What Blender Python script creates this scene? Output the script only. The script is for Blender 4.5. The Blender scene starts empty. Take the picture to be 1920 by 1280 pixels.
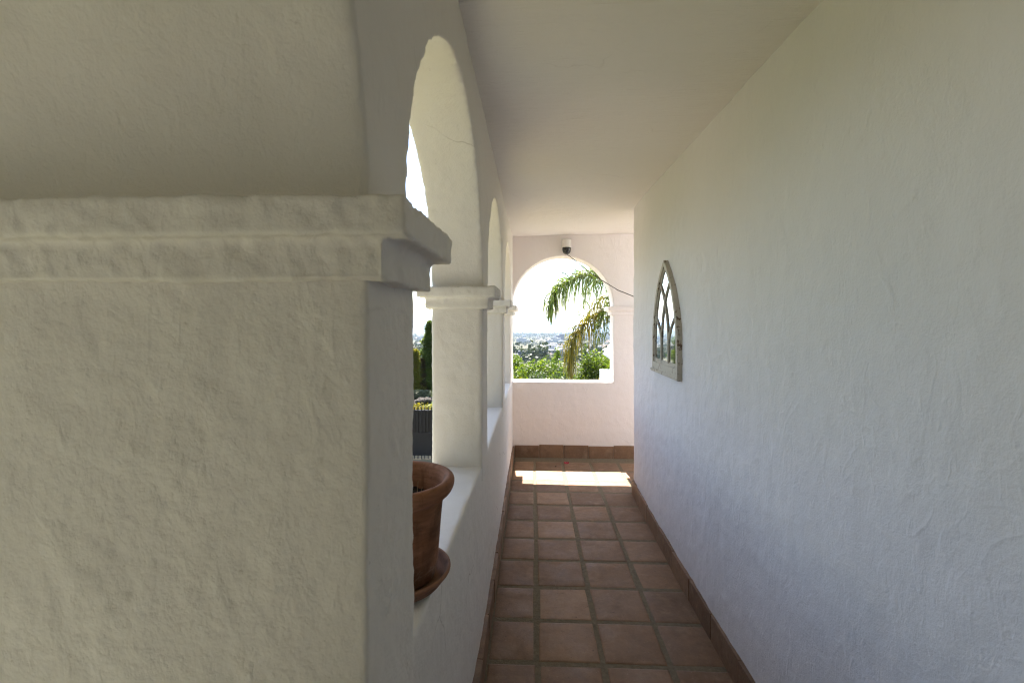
import bpy, bmesh, math, random
import numpy as np
from mathutils import Vector, Matrix, noise as mnoise
R = math.radians
random.seed(7)
rng = np.random.default_rng(11)
scene = bpy.context.scene
COL = scene.collection

# ------------------------------------------------------------------ helpers
def link(o, parent=None):
    COL.objects.link(o)
    if parent is not None:
        o.parent = parent
    return o

def empty(name, loc=(0, 0, 0)):
    o = bpy.data.objects.new(name, None)
    o.location = loc
    o.empty_display_size = 0.1
    return link(o)

def tag(o, label=None, cat=None, group=None, kind=None):
    if label: o['label'] = label
    if cat: o['category'] = cat
    if group: o['group'] = group
    if kind: o['kind'] = kind
    return o

def obj(name, bm, mats, parent=None, smooth=False, off=None):
    """bm in world coordinates; off = world location of the parent"""
    me = bpy.data.meshes.new(name)
    bmesh.ops.recalc_face_normals(bm, faces=bm.faces)
    if off is not None:
        bmesh.ops.translate(bm, verts=bm.verts, vec=-Vector(off))
    bm.to_mesh(me); bm.free()
    if not isinstance(mats, (list, tuple)): mats = [mats]
    for m in mats: me.materials.append(m)
    if smooth:
        for p in me.polygons: p.use_smooth = True
    return link(bpy.data.objects.new(name, me), parent)

def npmesh(name, V, F, mats, parent=None, smooth=False, matidx=None):
    me = bpy.data.meshes.new(name)
    V = np.asarray(V, dtype=np.float32); F = np.asarray(F, dtype=np.int32)
    k = F.shape[1]
    me.vertices.add(len(V)); me.vertices.foreach_set('co', V.ravel())
    me.loops.add(F.size); me.loops.foreach_set('vertex_index', F.ravel())
    me.polygons.add(len(F))
    me.polygons.foreach_set('loop_start', np.arange(0, F.size, k, dtype=np.int32))
    if matidx is not None: me.polygons.foreach_set('material_index', np.asarray(matidx, dtype=np.int32))
    if smooth: me.polygons.foreach_set('use_smooth', np.ones(len(F), dtype=bool))
    me.update(calc_edges=True)
    if not isinstance(mats, (list, tuple)): mats = [mats]
    for m in mats: me.materials.append(m)
    return link(bpy.data.objects.new(name, me), parent)

def box(bm, x0, x1, y0, y1, z0, z1, mi=0):
    v = [bm.verts.new(p) for p in ((x0,y0,z0),(x1,y0,z0),(x1,y1,z0),(x0,y1,z0),(x0,y0,z1),(x1,y0,z1),(x1,y1,z1),(x0,y1,z1))]
    fs = []
    for q in ((0,3,2,1),(4,5,6,7),(0,1,5,4),(1,2,6,5),(2,3,7,6),(3,0,4,7)):
        f = bm.faces.new([v[i] for i in q]); f.material_index = mi; fs.append(f)
    return v

def prism(bm, pts, a, b, axis, mi=0):
    """extrude a polygon: axis 'x': pts=(y,z); 'y': pts=(x,z); 'z': pts=(x,y)"""
    def P(p, t):
        return {'x': (t, p[0], p[1]), 'y': (p[0], t, p[1]), 'z': (p[0], p[1], t)}[axis]
    v0 = [bm.verts.new(P(p, a)) for p in pts]; v1 = [bm.verts.new(P(p, b)) for p in pts]
    n = len(pts); fs = []
    fs.append(bm.faces.new(v0)); fs.append(bm.faces.new(v1[::-1]))
    for i in range(n):
        fs.append(bm.faces.new((v0[i], v1[i], v1[(i+1) % n], v0[(i+1) % n])))
    for f in fs: f.material_index = mi; f.normal_update()
    bmesh.ops.triangulate(bm, faces=fs[:2], ngon_method='EAR_CLIP')

def tube(bm, pts, rad, seg=8, mi=0, caps=True):
    pts = [Vector(p) for p in pts]; n = len(pts)
    rads = rad if isinstance(rad, (list, tuple)) else [rad]*n
    rings = []; up = None
    for i, p in enumerate(pts):
        t = (pts[min(i+1, n-1)] - pts[max(i-1, 0)]).normalized()
        if up is None:
            up = Vector((0,0,1)) if abs(t.z) < .9 else Vector((1,0,0))
        s = t.cross(up).normalized(); u = s.cross(t).normalized(); up = u
        rings.append([bm.verts.new(p + (s*math.cos(2*math.pi*k/seg) + u*math.sin(2*math.pi*k/seg))*rads[i]) for k in range(seg)])
    for a, b in zip(rings, rings[1:]):
        for k in range(seg):
            f = bm.faces.new((a[k], a[(k+1) % seg], b[(k+1) % seg], b[k])); f.material_index = mi; f.smooth = True
    if caps:
        bm.faces.new(rings[0][::-1]).material_index = mi; bm.faces.new(rings[-1]).material_index = mi

def lathe(bm, prof, seg=48, cx=0, cy=0, mi=0, close=False):
    rings = [[bm.verts.new((cx + r*math.cos(2*math.pi*k/seg), cy + r*math.sin(2*math.pi*k/seg), z)) for k in range(seg)] for r, z in prof]
    pairs = list(zip(rings, rings[1:]))
    if close: pairs.append((rings[-1], rings[0]))
    for a, b in pairs:
        for k in range(seg):
            f = bm.faces.new((a[k], a[(k+1) % seg], b[(k+1) % seg], b[k])); f.material_index = mi; f.smooth = True
    if not close:
        bm.faces.new(rings[0][::-1]).material_index = mi; bm.faces.new(rings[-1]).material_index = mi

TEX = {}
def cloud(name, size, depth=2):
    if name not in TEX:
        t = bpy.data.textures.new(name, 'CLOUDS'); t.noise_scale = size; t.noise_depth = depth; TEX[name] = t
    return TEX[name]

def plasterise(o, voxel, smooth=3, big=.012, mid=.005, fine=0.0):
    m = o.modifiers.new('remesh', 'REMESH'); m.mode = 'VOXEL'; m.voxel_size = voxel; m.use_smooth_shade = True
    s = o.modifiers.new('soften', 'SMOOTH'); s.iterations = smooth; s.factor = .5
    for nm, size, st in (('wobble', .45, big), ('lumps', .07, mid), ('grain', .018, fine)):
        if st:
            d = o.modifiers.new(nm, 'DISPLACE'); d.texture = cloud(nm, size, 2 if nm != 'grain' else 1); d.texture_coords = 'GLOBAL'
            d.strength = st; d.mid_level = .5
    return o

# ------------------------------------------------------------------ materials
def mat(name):
    m = bpy.data.materials.new(name); m.use_nodes = True
    nt = m.node_tree; nt.nodes.clear()
    out = nt.nodes.new('ShaderNodeOutputMaterial'); b = nt.nodes.new('ShaderNodeBsdfPrincipled')
    nt.links.new(b.outputs[0], out.inputs[0])
    return m, nt, b
def N(nt, t, **kw):
    n = nt.nodes.new(t)
    for k, v in kw.items():
        if k in n.inputs: n.inputs[k].default_value = v
        else: setattr(n, k, v)
    return n
def L(nt, a, b): nt.links.new(a, b)
def ramp(nt, src, stops):
    r = nt.nodes.new('ShaderNodeValToRGB'); e = r.color_ramp.elements
    while len(e) < len(stops): e.new(.5)
    for i, (p, c) in enumerate(stops):
        e[i].position = p; e[i].color = (c if len(c) == 4 else (*c, 1)) if isinstance(c, tuple) else (c, c, c, 1)
    L(nt, src, r.inputs[0]); return r
def mixc(nt, fac, a, b, mode='MIX'):
    m = nt.nodes.new('ShaderNodeMix'); m.data_type = 'RGBA'; m.blend_type = mode
    for sock, v in ((m.inputs[0], fac), (m.inputs[6], a), (m.inputs[7], b)):
        if hasattr(v, 'is_output') or isinstance(v, bpy.types.NodeSocket): L(nt, v, sock)
        elif isinstance(v, tuple): sock.default_value = (*v, 1) if len(v) == 3 else v
        else: sock.default_value = v
    return m.outputs[2]
def math2(nt, op, a, b):
    m = nt.nodes.new('ShaderNodeMath'); m.operation = op
    for s, v in zip(m.inputs, (a, b)):
        if isinstance(v, bpy.types.NodeSocket): L(nt, v, s)
        else: s.default_value = v
    return m.outputs[0]
def coords(nt, scale=(1,1,1), rot=(0,0,0), kind='Object'):
    tc = nt.nodes.new('ShaderNodeTexCoord'); mp = nt.nodes.new('ShaderNodeMapping')
    mp.inputs['Scale'].default_value = scale; mp.inputs['Rotation'].default_value = rot
    L(nt, tc.outputs[kind], mp.inputs[0]); return mp.outputs[0]
def noise(nt, vec, scale, detail=4, rough=.55, dist=0):
    n = N(nt, 'ShaderNodeTexNoise', Scale=scale, Detail=detail, Roughness=rough, Distortion=dist)
    if vec is not None: L(nt, vec, n.inputs['Vector'])
    return n.outputs['Fac']

def plaster(name, col=(.80, .785, .755), stroke=(9, 9, 1.1), rot=(0,0,0), strength=.35, dirt=.5, ridge=.15, grit=.10, crack=1.0):
    m, nt, b = mat(name)
    v = coords(nt); vs = coords(nt, stroke, rot)
    big = noise(nt, v, 2.2, 3, .5)
    st = noise(nt, vs, 2.2, 6, .62, .6)
    lump = noise(nt, v, 16, 4, .55)
    grain = noise(nt, v, 130, 3, .6)
    st2 = ramp(nt, noise(nt, vs, 5.5, 3, .5, 1.2), [(.55, 0.0), (.72, 1.0)])
    h = math2(nt, 'ADD', math2(nt, 'MULTIPLY', big, 1.2), math2(nt, 'MULTIPLY', st, .55))
    h = math2(nt, 'ADD', h, math2(nt, 'MULTIPLY', lump, .3))
    h = math2(nt, 'ADD', h, math2(nt, 'MULTIPLY', grain, grit))
    h = math2(nt, 'ADD', h, math2(nt, 'MULTIPLY', noise(nt, v, 45, 4, .6), grit*.7))
    h = math2(nt, 'ADD', h, math2(nt, 'MULTIPLY', noise(nt, v, 300, 2, .6), grit*.35))
    for sc_r, am in ((3.2, 1.0), (8.5, .45)):
        rn = math2(nt, 'ABSOLUTE', math2(nt, 'SUBTRACT', noise(nt, vs, sc_r*.45, 2, .5, 1.6), .5), 0)
        rr_ = ramp(nt, rn, [(.0, 1.0), (.045, 0.0)])
        gate_ = ramp(nt, noise(nt, v, sc_r*.7, 2, .5), [(.45, 0.0), (.62, 1.0)])
        h = math2(nt, 'ADD', h, math2(nt, 'MULTIPLY', math2(nt, 'MULTIPLY', rr_.outputs[0], gate_.outputs[0]), ridge*am))
    h = math2(nt, 'ADD', h, math2(nt, 'MULTIPLY', st2.outputs[0], .10))
    bp = N(nt, 'ShaderNodeBump', Strength=strength, Distance=.02); L(nt, h, bp.inputs['Height'])
    L(nt, bp.outputs[0], b.inputs['Normal'])
    tone = ramp(nt, noise(nt, v, 1.4, 5, .6), [(.3, 0.0), (.75, 1.0)])
    c = mixc(nt, math2(nt, 'MULTIPLY', tone.outputs[0], .5), col, tuple(x*y for x, y in zip(col, (.93, .925, .90))))
    # specks, hairline cracks and grime flecks with a shape of their own
    sp = ramp(nt, noise(nt, v, 38, 5, .72), [(.675, 0.0), (.74, 1.0)])
    c = mixc(nt, math2(nt, 'MULTIPLY', sp.outputs[0], .35*dirt), c, (.30, .24, .17))
    vo = nt.nodes.new('ShaderNodeTexVoronoi'); vo.feature = 'DISTANCE_TO_EDGE'; vo.inputs['Scale'].default_value = 1.7
    wv = N(nt, 'ShaderNodeTexNoise', Scale=6.0, Detail=4); L(nt, v, wv.inputs['Vector'])
    L(nt, mixc(nt, .12, v, wv.outputs['Color'], 'ADD'), vo.inputs['Vector'])
    cr = ramp(nt, vo.outputs['Distance'], [(.0, 1.0), (.006, 0.0)])
    msk = ramp(nt, noise(nt, v, 2.7, 2), [(.55, 0.0), (.68, 1.0)])
    crf = math2(nt, 'MULTIPLY', math2(nt, 'MULTIPLY', cr.outputs[0], msk.outputs[0]), .5*dirt*crack)
    c = mixc(nt, crf, c, (.25, .20, .15))
    L(nt, c, b.inputs['Base Color'])
    b.inputs['Roughness'].default_value = .75; b.inputs['Specular IOR Level'].default_value = .25
    return m

def simple(name, col, rough=.6, spec=.4, var=.12, scale=6, bump=0.0, bscale=40, metal=0.0):
    m, nt, b = mat(name); v = coords(nt)
    n = noise(nt, v, scale, 5, .6)
    c = mixc(nt, n, tuple(max(0, x*(1-var)) for x in col), tuple(min(1, x*(1+var)) for x in col))
    L(nt, c, b.inputs['Base Color'])
    b.inputs['Roughness'].default_value = rough; b.inputs['Specular IOR Level'].default_value = spec; b.inputs['Metallic'].default_value = metal
    if bump:
        bp = N(nt, 'ShaderNodeBump', Strength=bump, Distance=.01); L(nt, noise(nt, v, bscale, 5, .6), bp.inputs['Height']); L(nt, bp.outputs[0], b.inputs['Normal'])
    return m

def leafmat(name, cols, trans=.35, rough=.5):
    m, nt, b = mat(name)
    g = nt.nodes.new('ShaderNodeNewGeometry')
    n = len(cols)
    r = ramp(nt, g.outputs['Random Per Island'], [(i/max(1, n-1), c) for i, c in enumerate(cols)])
    L(nt, r.outputs[0], b.inputs['Base Color'])
    b.inputs['Roughness'].default_value = rough; b.inputs['Specular IOR Level'].default_value = .35
    t = nt.nodes.new('ShaderNodeBsdfTranslucent')
    hs = N(nt, 'ShaderNodeHueSaturation', Saturation=1.15, Value=1.5); L(nt, r.outputs[0], hs.inputs['Color']); L(nt, hs.outputs[0], t.inputs[0])
    mx = nt.nodes.new('ShaderNodeMixShader'); mx.inputs[0].default_value = trans
    out = next(x for x in nt.nodes if x.type == 'OUTPUT_MATERIAL')
    L(nt, b.outputs[0], mx.inputs[1]); L(nt, t.outputs[0], mx.inputs[2]); L(nt, mx.outputs[0], out.inputs[0])
    return m

def tile_material(name, cols, with_attr=True, drips=False):
    m, nt, b = mat(name); v = coords(nt)
    if with_attr:
        a = nt.nodes.new('ShaderNodeAttribute'); a.attribute_name = 'tone'; src = a.outputs['Fac']
    else:
        g = nt.nodes.new('ShaderNodeNewGeometry'); src = g.outputs['Random Per Island']
    base = ramp(nt, src, [(i/(len(cols)-1), c) for i, c in enumerate(cols)]).outputs[0]
    n1 = ramp(nt, noise(nt, v, 5.5, 5, .65, .8), [(.32, 0.0), (.7, 1.0)])
    base = mixc(nt, math2(nt, 'MULTIPLY', n1.outputs[0], .5), base, (.115, .072, .046))
    n2 = ramp(nt, noise(nt, v, 6, 5, .65, .2), [(.54, 0.0), (.72, 1.0)])
    base = mixc(nt, math2(nt, 'MULTIPLY', n2.outputs[0], .5), base, (.36, .25, .165))
    n3 = ramp(nt, noise(nt, v, 42, 5, .75), [(.62, 0.0), (.68, 1.0)])
    base = mixc(nt, math2(nt, 'MULTIPLY', n3.outputs[0], .75), base, (.05, .035, .027))
    n5 = ramp(nt, noise(nt, v, 85, 4, .75), [(.60, 0.0), (.68, 1.0)])
    base = mixc(nt, math2(nt, 'MULTIPLY', n5.outputs[0], .4), base, (.42, .32, .24))
    n6 = ramp(nt, noise(nt, v, 24, 6, .75), [(.3, 0.0), (.7, 1.0)])
    base = mixc(nt, .25, base, mixc(nt, n6.outputs[0], (.10, .062, .04), (.34, .22, .14)))
    if drips:
        vd = coords(nt, (26, 26, 2.2))
        nd = ramp(nt, noise(nt, vd, 1.3, 3, .6), [(.705, 0.0), (.73, 1.0)])
        base = mixc(nt, math2(nt, 'MULTIPLY', nd.outputs[0], .75), base, (.60, .54, .48))
    L(nt, base, b.inputs['Base Color'])
    rg = ramp(nt, noise(nt, v, 7, 4), [(.3, .46), (.7, .75)]); L(nt, rg.outputs[0], b.inputs['Roughness'])
    b.inputs['Specular IOR Level'].default_value = .28
    bp = N(nt, 'ShaderNodeBump', Strength=.5, Distance=.006)
    L(nt, math2(nt, 'ADD', noise(nt, v, 14, 5, .6), math2(nt, 'MULTIPLY', noise(nt, v, 120, 3, .6), .25)), bp.inputs['Height'])
    L(nt, bp.outputs[0], b.inputs['Normal'])
    return m

M = {}
M['plaster'] = plaster('white_plaster', (.735, .698, .648), (4, 4, 2.2), strength=.33, dirt=1.3, ridge=.06, grit=.20)
M['plaster_wall'] = plaster('white_plaster_trowelled', (.74, .71, .715), (3.4, 3.0, 1.7), (R(14), 0, 0), strength=.55, dirt=.3, ridge=.08, grit=.14, crack=0)
M['plaster_ceil'] = plaster('white_plaster_ceiling', (.745, .712, .68), (1.0, 6, 6), strength=.6, dirt=.4, ridge=.12)
M['plaster_end'] = plaster('white_plaster_end', (.825, .775, .755), (4, 4, 2), strength=.3, dirt=.2, crack=0)
M['tile'] = tile_material('terracotta_tile', [(.16,.086,.044), (.32,.185,.100), (.22,.128,.074), (.41,.25,.145), (.17,.100,.062), (.28,.165,.095)])
M['skirt'] = tile_material('terracotta_skirting', [(.18,.10,.058), (.31,.19,.115), (.22,.13,.078), (.27,.155,.088)], with_attr=False, drips=True)
M['grout'] = simple('sandy_grout', (.19, .152, .10), .9, .2, .45, 45, .6, 90)
def pot_mat(name, base):
    m, nt, b = mat(name); v = coords(nt); vz = coords(nt, (1.2, 1.2, 9)); vd = coords(nt, (14, 14, 1.5))
    dk = tuple(x*.45 for x in base); lt = tuple(min(1, x*1.5+.02) for x in base)
    c = mixc(nt, ramp(nt, noise(nt, vz, 6, 5, .65, .7), [(.35, 0.0), (.65, 1.0)]).outputs[0], base, lt)
    c = mixc(nt, math2(nt, 'MULTIPLY', ramp(nt, noise(nt, v, 7, 5, .6), [(.48, 0.0), (.62, 1.0)]).outputs[0], .8), c, dk)
    c = mixc(nt, math2(nt, 'MULTIPLY', ramp(nt, noise(nt, vd, 2, 4, .6), [(.58, 0.0), (.7, 1.0)]).outputs[0], .5), c, dk)
    c = mixc(nt, math2(nt, 'MULTIPLY', ramp(nt, noise(nt, v, 15, 6, .7, .6), [(.60, 0.0), (.72, 1.0)]).outputs[0], .45), c, (.42, .33, .27))
    c = mixc(nt, math2(nt, 'MULTIPLY', ramp(nt, noise(nt, v, 90, 3, .7), [(.64, 0.0), (.7, 1.0)]).outputs[0], .5), c, (.05, .03, .02))
    L(nt, c, b.inputs['Base Color']); b.inputs['Roughness'].default_value = .8; b.inputs['Specular IOR Level'].default_value = .25
    bp = N(nt, 'ShaderNodeBump', Strength=.5, Distance=.004); L(nt, math2(nt, 'ADD', noise(nt, vz, 9, 4), math2(nt, 'MULTIPLY', noise(nt, v, 110, 3), .4)), bp.inputs['Height']); L(nt, bp.outputs[0], b.inputs['Normal'])
    return m
M['pot'] = pot_mat('terracotta_pot', (.185, .078, .036))
M['saucer'] = pot_mat('terracotta_saucer', (.18, .085, .045))
M['soil'] = simple('potting_soil', (.030, .022, .016), .95, .2, .5, 60, 1.0, 90)
M['stem'] = simple('dry_stem', (.26, .19, .10), .8, .2)
M['cam_white'] = simple('white_plastic', (.72, .70, .67), .4, .5, .03)
M['cam_dark'] = simple('dark_dome_plastic', (.018, .018, .020), .12, .6, .05)
M['cable'] = simple('brown_cable', (.07, .05, .045), .6)
M['petal'] = simple('crimson_petal', (.36, .008, .035), .5, .4, .2)
M['dryleaf'] = simple('dry_leaf', (.07, .05, .025), .8)
M['steel'] = simple('anthracite_steel', (.010, .0105, .013), .6, .25, .1)
M['bark'] = simple('grey_brown_bark', (.13, .095, .07), .9, .2, .35, 14, .8, 30)
M['rock'] = simple('pinkish_rock', (.05, .042, .036), .9, .2, .35, 5, .8, 12)
M['sail'] = simple('white_canvas', (.80, .79, .77), .8, .2, .03)
M['whitewall'] = simple('white_render', (.78, .77, .76), .8, .2, .05, 3, .3, 30)
M['house_white'] = simple('far_house_white', (.36, .355, .355), .8, .2, .06, .2)
M['house_cream'] = simple('far_house_cream', (.28, .245, .20), .8, .2, .06, .2)
M['house_pink'] = simple('far_house_pink', (.32, .26, .23), .8, .2, .06, .2)
M['roof_tile'] = simple('far_roof_tile', (.12, .095, .083), .85, .2, .2, .6)
M['roof_grey'] = simple('far_roof_grey', (.11, .115, .13), .85, .2, .15, .6)
M['window_dark'] = simple('far_window', (.06, .07, .085), .3, .5, .1)
M['blocker_cream'] = simple('blocker_render', (.46, .425, .345), .85, .2, .06, 3, .3, 30)  # coat of the added sky blocker behind the camera
M['tower'] = simple('tower_grey', (.12, .118, .14), .8, .2, .1, .1)
M['leaf'] = leafmat('leaf_green', [(0.038,0.064,0.011), (0.068,0.105,0.017), (0.098,0.139,0.021), (0.128,0.158,0.026), (0.056,0.086,0.021)], .45)
M['leaf_dark'] = leafmat('leaf_dark', [(0.025,0.042,0.014), (0.042,0.070,0.021), (0.063,0.091,0.028), (0.084,0.101,0.038)], .35)
M['leaf_yellow'] = leafmat('leaf_yellow', [(0.128,0.120,0.014), (0.240,0.184,0.012), (0.096,0.108,0.018), (0.288,0.216,0.016)], .35)
M['cypress'] = leafmat('cypress_leaf', [(0.040,0.060,0.016), (0.080,0.108,0.026), (0.120,0.140,0.036)], .5)
M['cypress_gold'] = leafmat('cypress_gold', [(.13,.14,.025), (.20,.18,.03), (.13,.15,.03), (.18,.10,.04)], .45)
M['palm'] = leafmat('palm_green', [(0.042,0.075,0.014), (0.080,0.118,0.022), (0.118,0.145,0.033), (0.145,0.155,0.065)], .4, .4)
M['palm_yellow'] = leafmat('palm_yellowing', [(0.093,0.096,0.016), (0.130,0.115,0.016), (0.155,0.118,0.016), (0.074,0.087,0.019)], .4, .4)
M['rachis'] = simple('palm_rachis', (.16, .15, .05), .6)
M['far_leaf'] = leafmat('far_leaf', [(0.021,0.031,0.014), (0.036,0.048,0.020), (0.051,0.060,0.030)], .2)

# mirror frame paint
def frame_mat():
    m, nt, b = mat('peeling_cream_paint'); v = coords(nt)
    c = mixc(nt, noise(nt, v, 8, 4), (.43, .385, .315), (.58, .53, .45))
    n = ramp(nt, noise(nt, v, 20, 6, .68, .5), [(.555, 0.0), (.60, 1.0)])
    geo = nt.nodes.new('ShaderNodeNewGeometry'); sx = nt.nodes.new('ShaderNodeSeparateXYZ')
    L(nt, geo.outputs['True Normal'], sx.inputs[0])
    # the outer edges of the old frame are the worn ones
    edge = ramp(nt, math2(nt, 'ABSOLUTE', sx.outputs[0], 0), [(.3, 1.0), (.7, .45)])
    f = math2(nt, 'MULTIPLY', n.outputs[0], edge.outputs[0])
    wood = mixc(nt, noise(nt, v, 60, 4), (.10, .06, .035), (.20, .13, .08))
    c = mixc(nt, f, c, wood)
    L(nt, c, b.inputs['Base Color']); b.inputs['Roughness'].default_value = .7
    bp = N(nt, 'ShaderNodeBump', Strength=.5, Distance=.004); L(nt, math2(nt, 'SUBTRACT', noise(nt, v, 70, 4), n.outputs[0]), bp.inputs['Height']); L(nt, bp.outputs[0], b.inputs['Normal'])
    return m
M['frame'] = frame_mat()
mm, nt, b = mat('old_mirror_glass'); b.inputs['Metallic'].default_value = 1; b.inputs['Base Color'].default_value = (.70, .76, .80, 1); b.inputs['Roughness'].default_value = .035
M['mirror'] = mm

# terrain
def terrain_mat():
    m, nt, b = mat('hillside_ground'); v = coords(nt)
    a = nt.nodes.new('ShaderNodeAttribute'); a.attribute_name = 'bare'
    n = ramp(nt, noise(nt, v, .02, 8, .65), [(.42, 0.0), (.58, 1.0)])
    n2 = ramp(nt, noise(nt, v, .9, 6, .65), [(.35, 0.0), (.65, 1.0)])
    c = mixc(nt, n.outputs[0], (.035, .046, .022), (.085, .075, .052))
    g = mixc(nt, n2.outputs[0], (.045, .075, .02), (.10, .115, .04))
    lw = nt.nodes.new('ShaderNodeAttribute'); lw.attribute_name = 'lawn'
    g = mixc(nt, lw.outputs['Fac'], g, mixc(nt, n2.outputs[0], (.06, .068, .028), (.10, .10, .048)))
    near = nt.nodes.new('ShaderNodeAttribute'); near.attribute_name = 'near'
    c = mixc(nt, near.outputs['Fac'], c, g)
    dirt = mixc(nt, n2.outputs[0], (.15, .125, .092), (.20, .168, .125))
    c = mixc(nt, a.outputs['Fac'], c, dirt)
    L(nt, c, b.inputs['Base Color']); b.inputs['Roughness'].default_value = .95; b.inputs['Specular IOR Level'].default_value = .1
    return m
M['terrain'] = terrain_mat()
mm, nt, b = mat('sea_water'); b.inputs['Base Color'].default_value = (.05, .10, .14, 1); b.inputs['Roughness'].default_value = .35
bp = N(nt, 'ShaderNodeBump', Strength=.2, Distance=1.0); L(nt, noise(nt, coords(nt), .05, 6), bp.inputs['Height']); L(nt, bp.outputs[0], b.inputs['Normal'])
M['sea'] = mm
M['paving'] = simple('driveway_paving', (.20, .165, .095), .85, .2, .15, 2, .3, 30)

# ------------------------------------------------------------------ gallery dimensions
XI, XO = -.235, -.477            # inner and outer face of the arcade wall
ZS, ZC = 1.757, 2.60             # springing line, ceiling
YE, YE2 = 5.42, 5.68             # end wall
PIL = [(-.95, -.62), (.612, .851), (2.161, 2.40), (3.635, 3.87), (5.042, 5.675)]
SILL = .913

def arc(c, r, n=28):             # left springing -> right springing
    return [(c - r*math.cos(math.pi*k/n), ZS + r*math.sin(math.pi*k/n)) for k in range(n+1)]

# ---- arcade wall
ar = empty('arcade_wall', (XI, 2.5, 0)); AO = (XI, 2.5, 0)
tag(ar, 'white plastered arcade wall with round arches, pillars and parapet on the left of the gallery', 'wall')
bm = bmesh.new()
pts = [(PIL[0][0], 1.70), (PIL[0][1], 1.70)]
for i, (a, b_) in enumerate(zip(PIL, PIL[1:])):
    e_ = .036 if i == 0 else 0
    c = (a[1]+b_[0]+e_)/2; r = (b_[0]+e_-a[1])/2
    pts += arc(c, r); pts += [(b_[0]+e_, 1.70), (b_[1], 1.70)]
pts += [(PIL[-1][1], 2.66), (PIL[0][0], 2.66)]
prism(bm, pts, XO, XI, 'x')
c = (PIL[0][1]+PIL[1][0]+.036)/2; r = (PIL[1][0]+.036-PIL[0][1])/2
half = [p for p in arc(c, r, 40) if p[0] >= c-1e-6]
prism(bm, half + [(.648, 1.70), (.849, 1.70), (.849, 2.66), (c, 2.66)], -1.35, XO+.02, 'x')   # deep buttress bay beside the camera
plasterise(obj('arch_band', bm, M['plaster'], ar, off=AO), .011, 2, .010, .006, .0022)
caps = []
for i, (a, b_) in enumerate(PIL):
    bm = bmesh.new()
    xi = -.221 if i == 1 else (XI-.006 if i == 4 else XI)
    xo = -1.35 if i == 1 else XO
    box(bm, xo, xi, a, b_, -.04 if i < 2 else .84, 1.71)
    p = plasterise(obj('pillar', bm, M['plaster'], ar, off=AO), .006 if i == 1 else .010, 2, .008, .006, .003)
    bm = bmesh.new()
    box(bm, xo-.027, xi+.028, a-.022, b_+.022, 1.653, 1.712)
    box(bm, xo-.063, xi+.063, a-.050, b_+.050, 1.707, 1.757)
    cp = plasterise(obj('capital', bm, M['plaster'], p, off=AO), .005 if i == 1 else .007, 1, .008, .010, .005)
for y0, yk, y1, dx in ((-.70, -.3, .65, 0), (.82, 2.2, 5.66, .022)):
    bm = bmesh.new(); xa = XI - .003
    prism(bm, [(XO+.004, y0), (xa-dx, y0), (xa, yk), (xa, y1), (XO+.004, y1)], -.04, SILL, 'z')
    plasterise(obj('parapet', bm, M['plaster'], ar, off=AO), .010, 3, .008, .005, .002)

def skirting(name, path, parent, off, h=.13, t=.016, flip=1):
    """terracotta skirting tiles along a polyline on the floor; thickness to the left of travel"""
    bm = bmesh.new(); q = random.Random(3)
    for (x0, y0), (x1, y1) in zip(path, path[1:]):
        Ln = math.hypot(x1-x0, y1-y0); ux, uy = (x1-x0)/Ln, (y1-y0)/Ln; nx, ny = -uy*flip, ux*flip
        n = max(1, round(Ln/.309)); s = Ln/n
        for k in range(n):
            a = k*s + .0020; b2 = (k+1)*s - .0020; hh = h + q.uniform(-.006, .006); tt = t + q.uniform(-.002, .002); tl = q.uniform(-.0015, .0015)
            co = []
            for z, dz in ((-.02, 0), (hh, 1)):
                for (u, w) in ((a, -.02), (b2, -.02), (b2, tt+tl), (a, tt-tl)):
                    co.append((x0+ux*u+nx*w, y0+uy*u+ny*w, z + (q.uniform(-.003, .003) if dz else 0)))
            v = [bm.verts.new(p_) for p_ in co]
            for fq in ((0,3,2,1),(4,5,6,7),(0,1,5,4),(1,2,6,5),(2,3,7,6),(3,0,4,7)): bm.faces.new([v[j] for j in fq])
    bmesh.ops.recalc_face_normals(bm, faces=bm.faces)
    bmesh.ops.bevel(bm, geom=[e for e in bm.edges], offset=.003, segments=2, affect='EDGES', profile=.6)
    return obj(name, bm, M['skirt'], parent, off=off)
skirting('skirting', [(XI+.002, -.8), (XI+.002, YE-.004)], ar, AO, flip=-1)

# ---- end wall with its arch
en = empty('end_wall', (.35, YE, 0)); EO = (.35, YE, 0)
tag(en, 'white plastered wall at the end of the gallery, pierced by a round arch with a view', 'wall')
XR = 1.80  # wall stops here; open terrace beyond is added to brighten the gallery end
bm = bmesh.new()
box(bm, -.30, XR, YE, YE2, -.04, .877)
box(bm, .935, XR, YE, YE2, .80, 1.80)
pts = [(-.30, 1.72), (-.243, 1.72)] + arc(.346, .589, 36) + [(.935, 1.72), (XR, 1.72), (XR, 2.66), (-.30, 2.66)]
prism(bm, pts, YE, YE2, 'y')
plasterise(obj('wall', bm, M['plaster_end'], en, off=EO), .012, 3, .007, .003, .0)
for x0, x1 in ((.935, XR),):
    bm = bmesh.new()
    box(bm, x0-.024, x1+.024, YE-.016, YE2+.022, 1.653, 1.712); box(bm, x0-.060, x1+.060, YE-.034, YE2+.05, 1.707, 1.757)
    plasterise(obj('capital', bm, M['plaster_end'], en, off=EO), .008, 2, .004, .003, 0)
skirting('skirting', [(XI+.02, YE-.002), (XR, YE-.002)], en, EO, h=.14, flip=-1)

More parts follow.
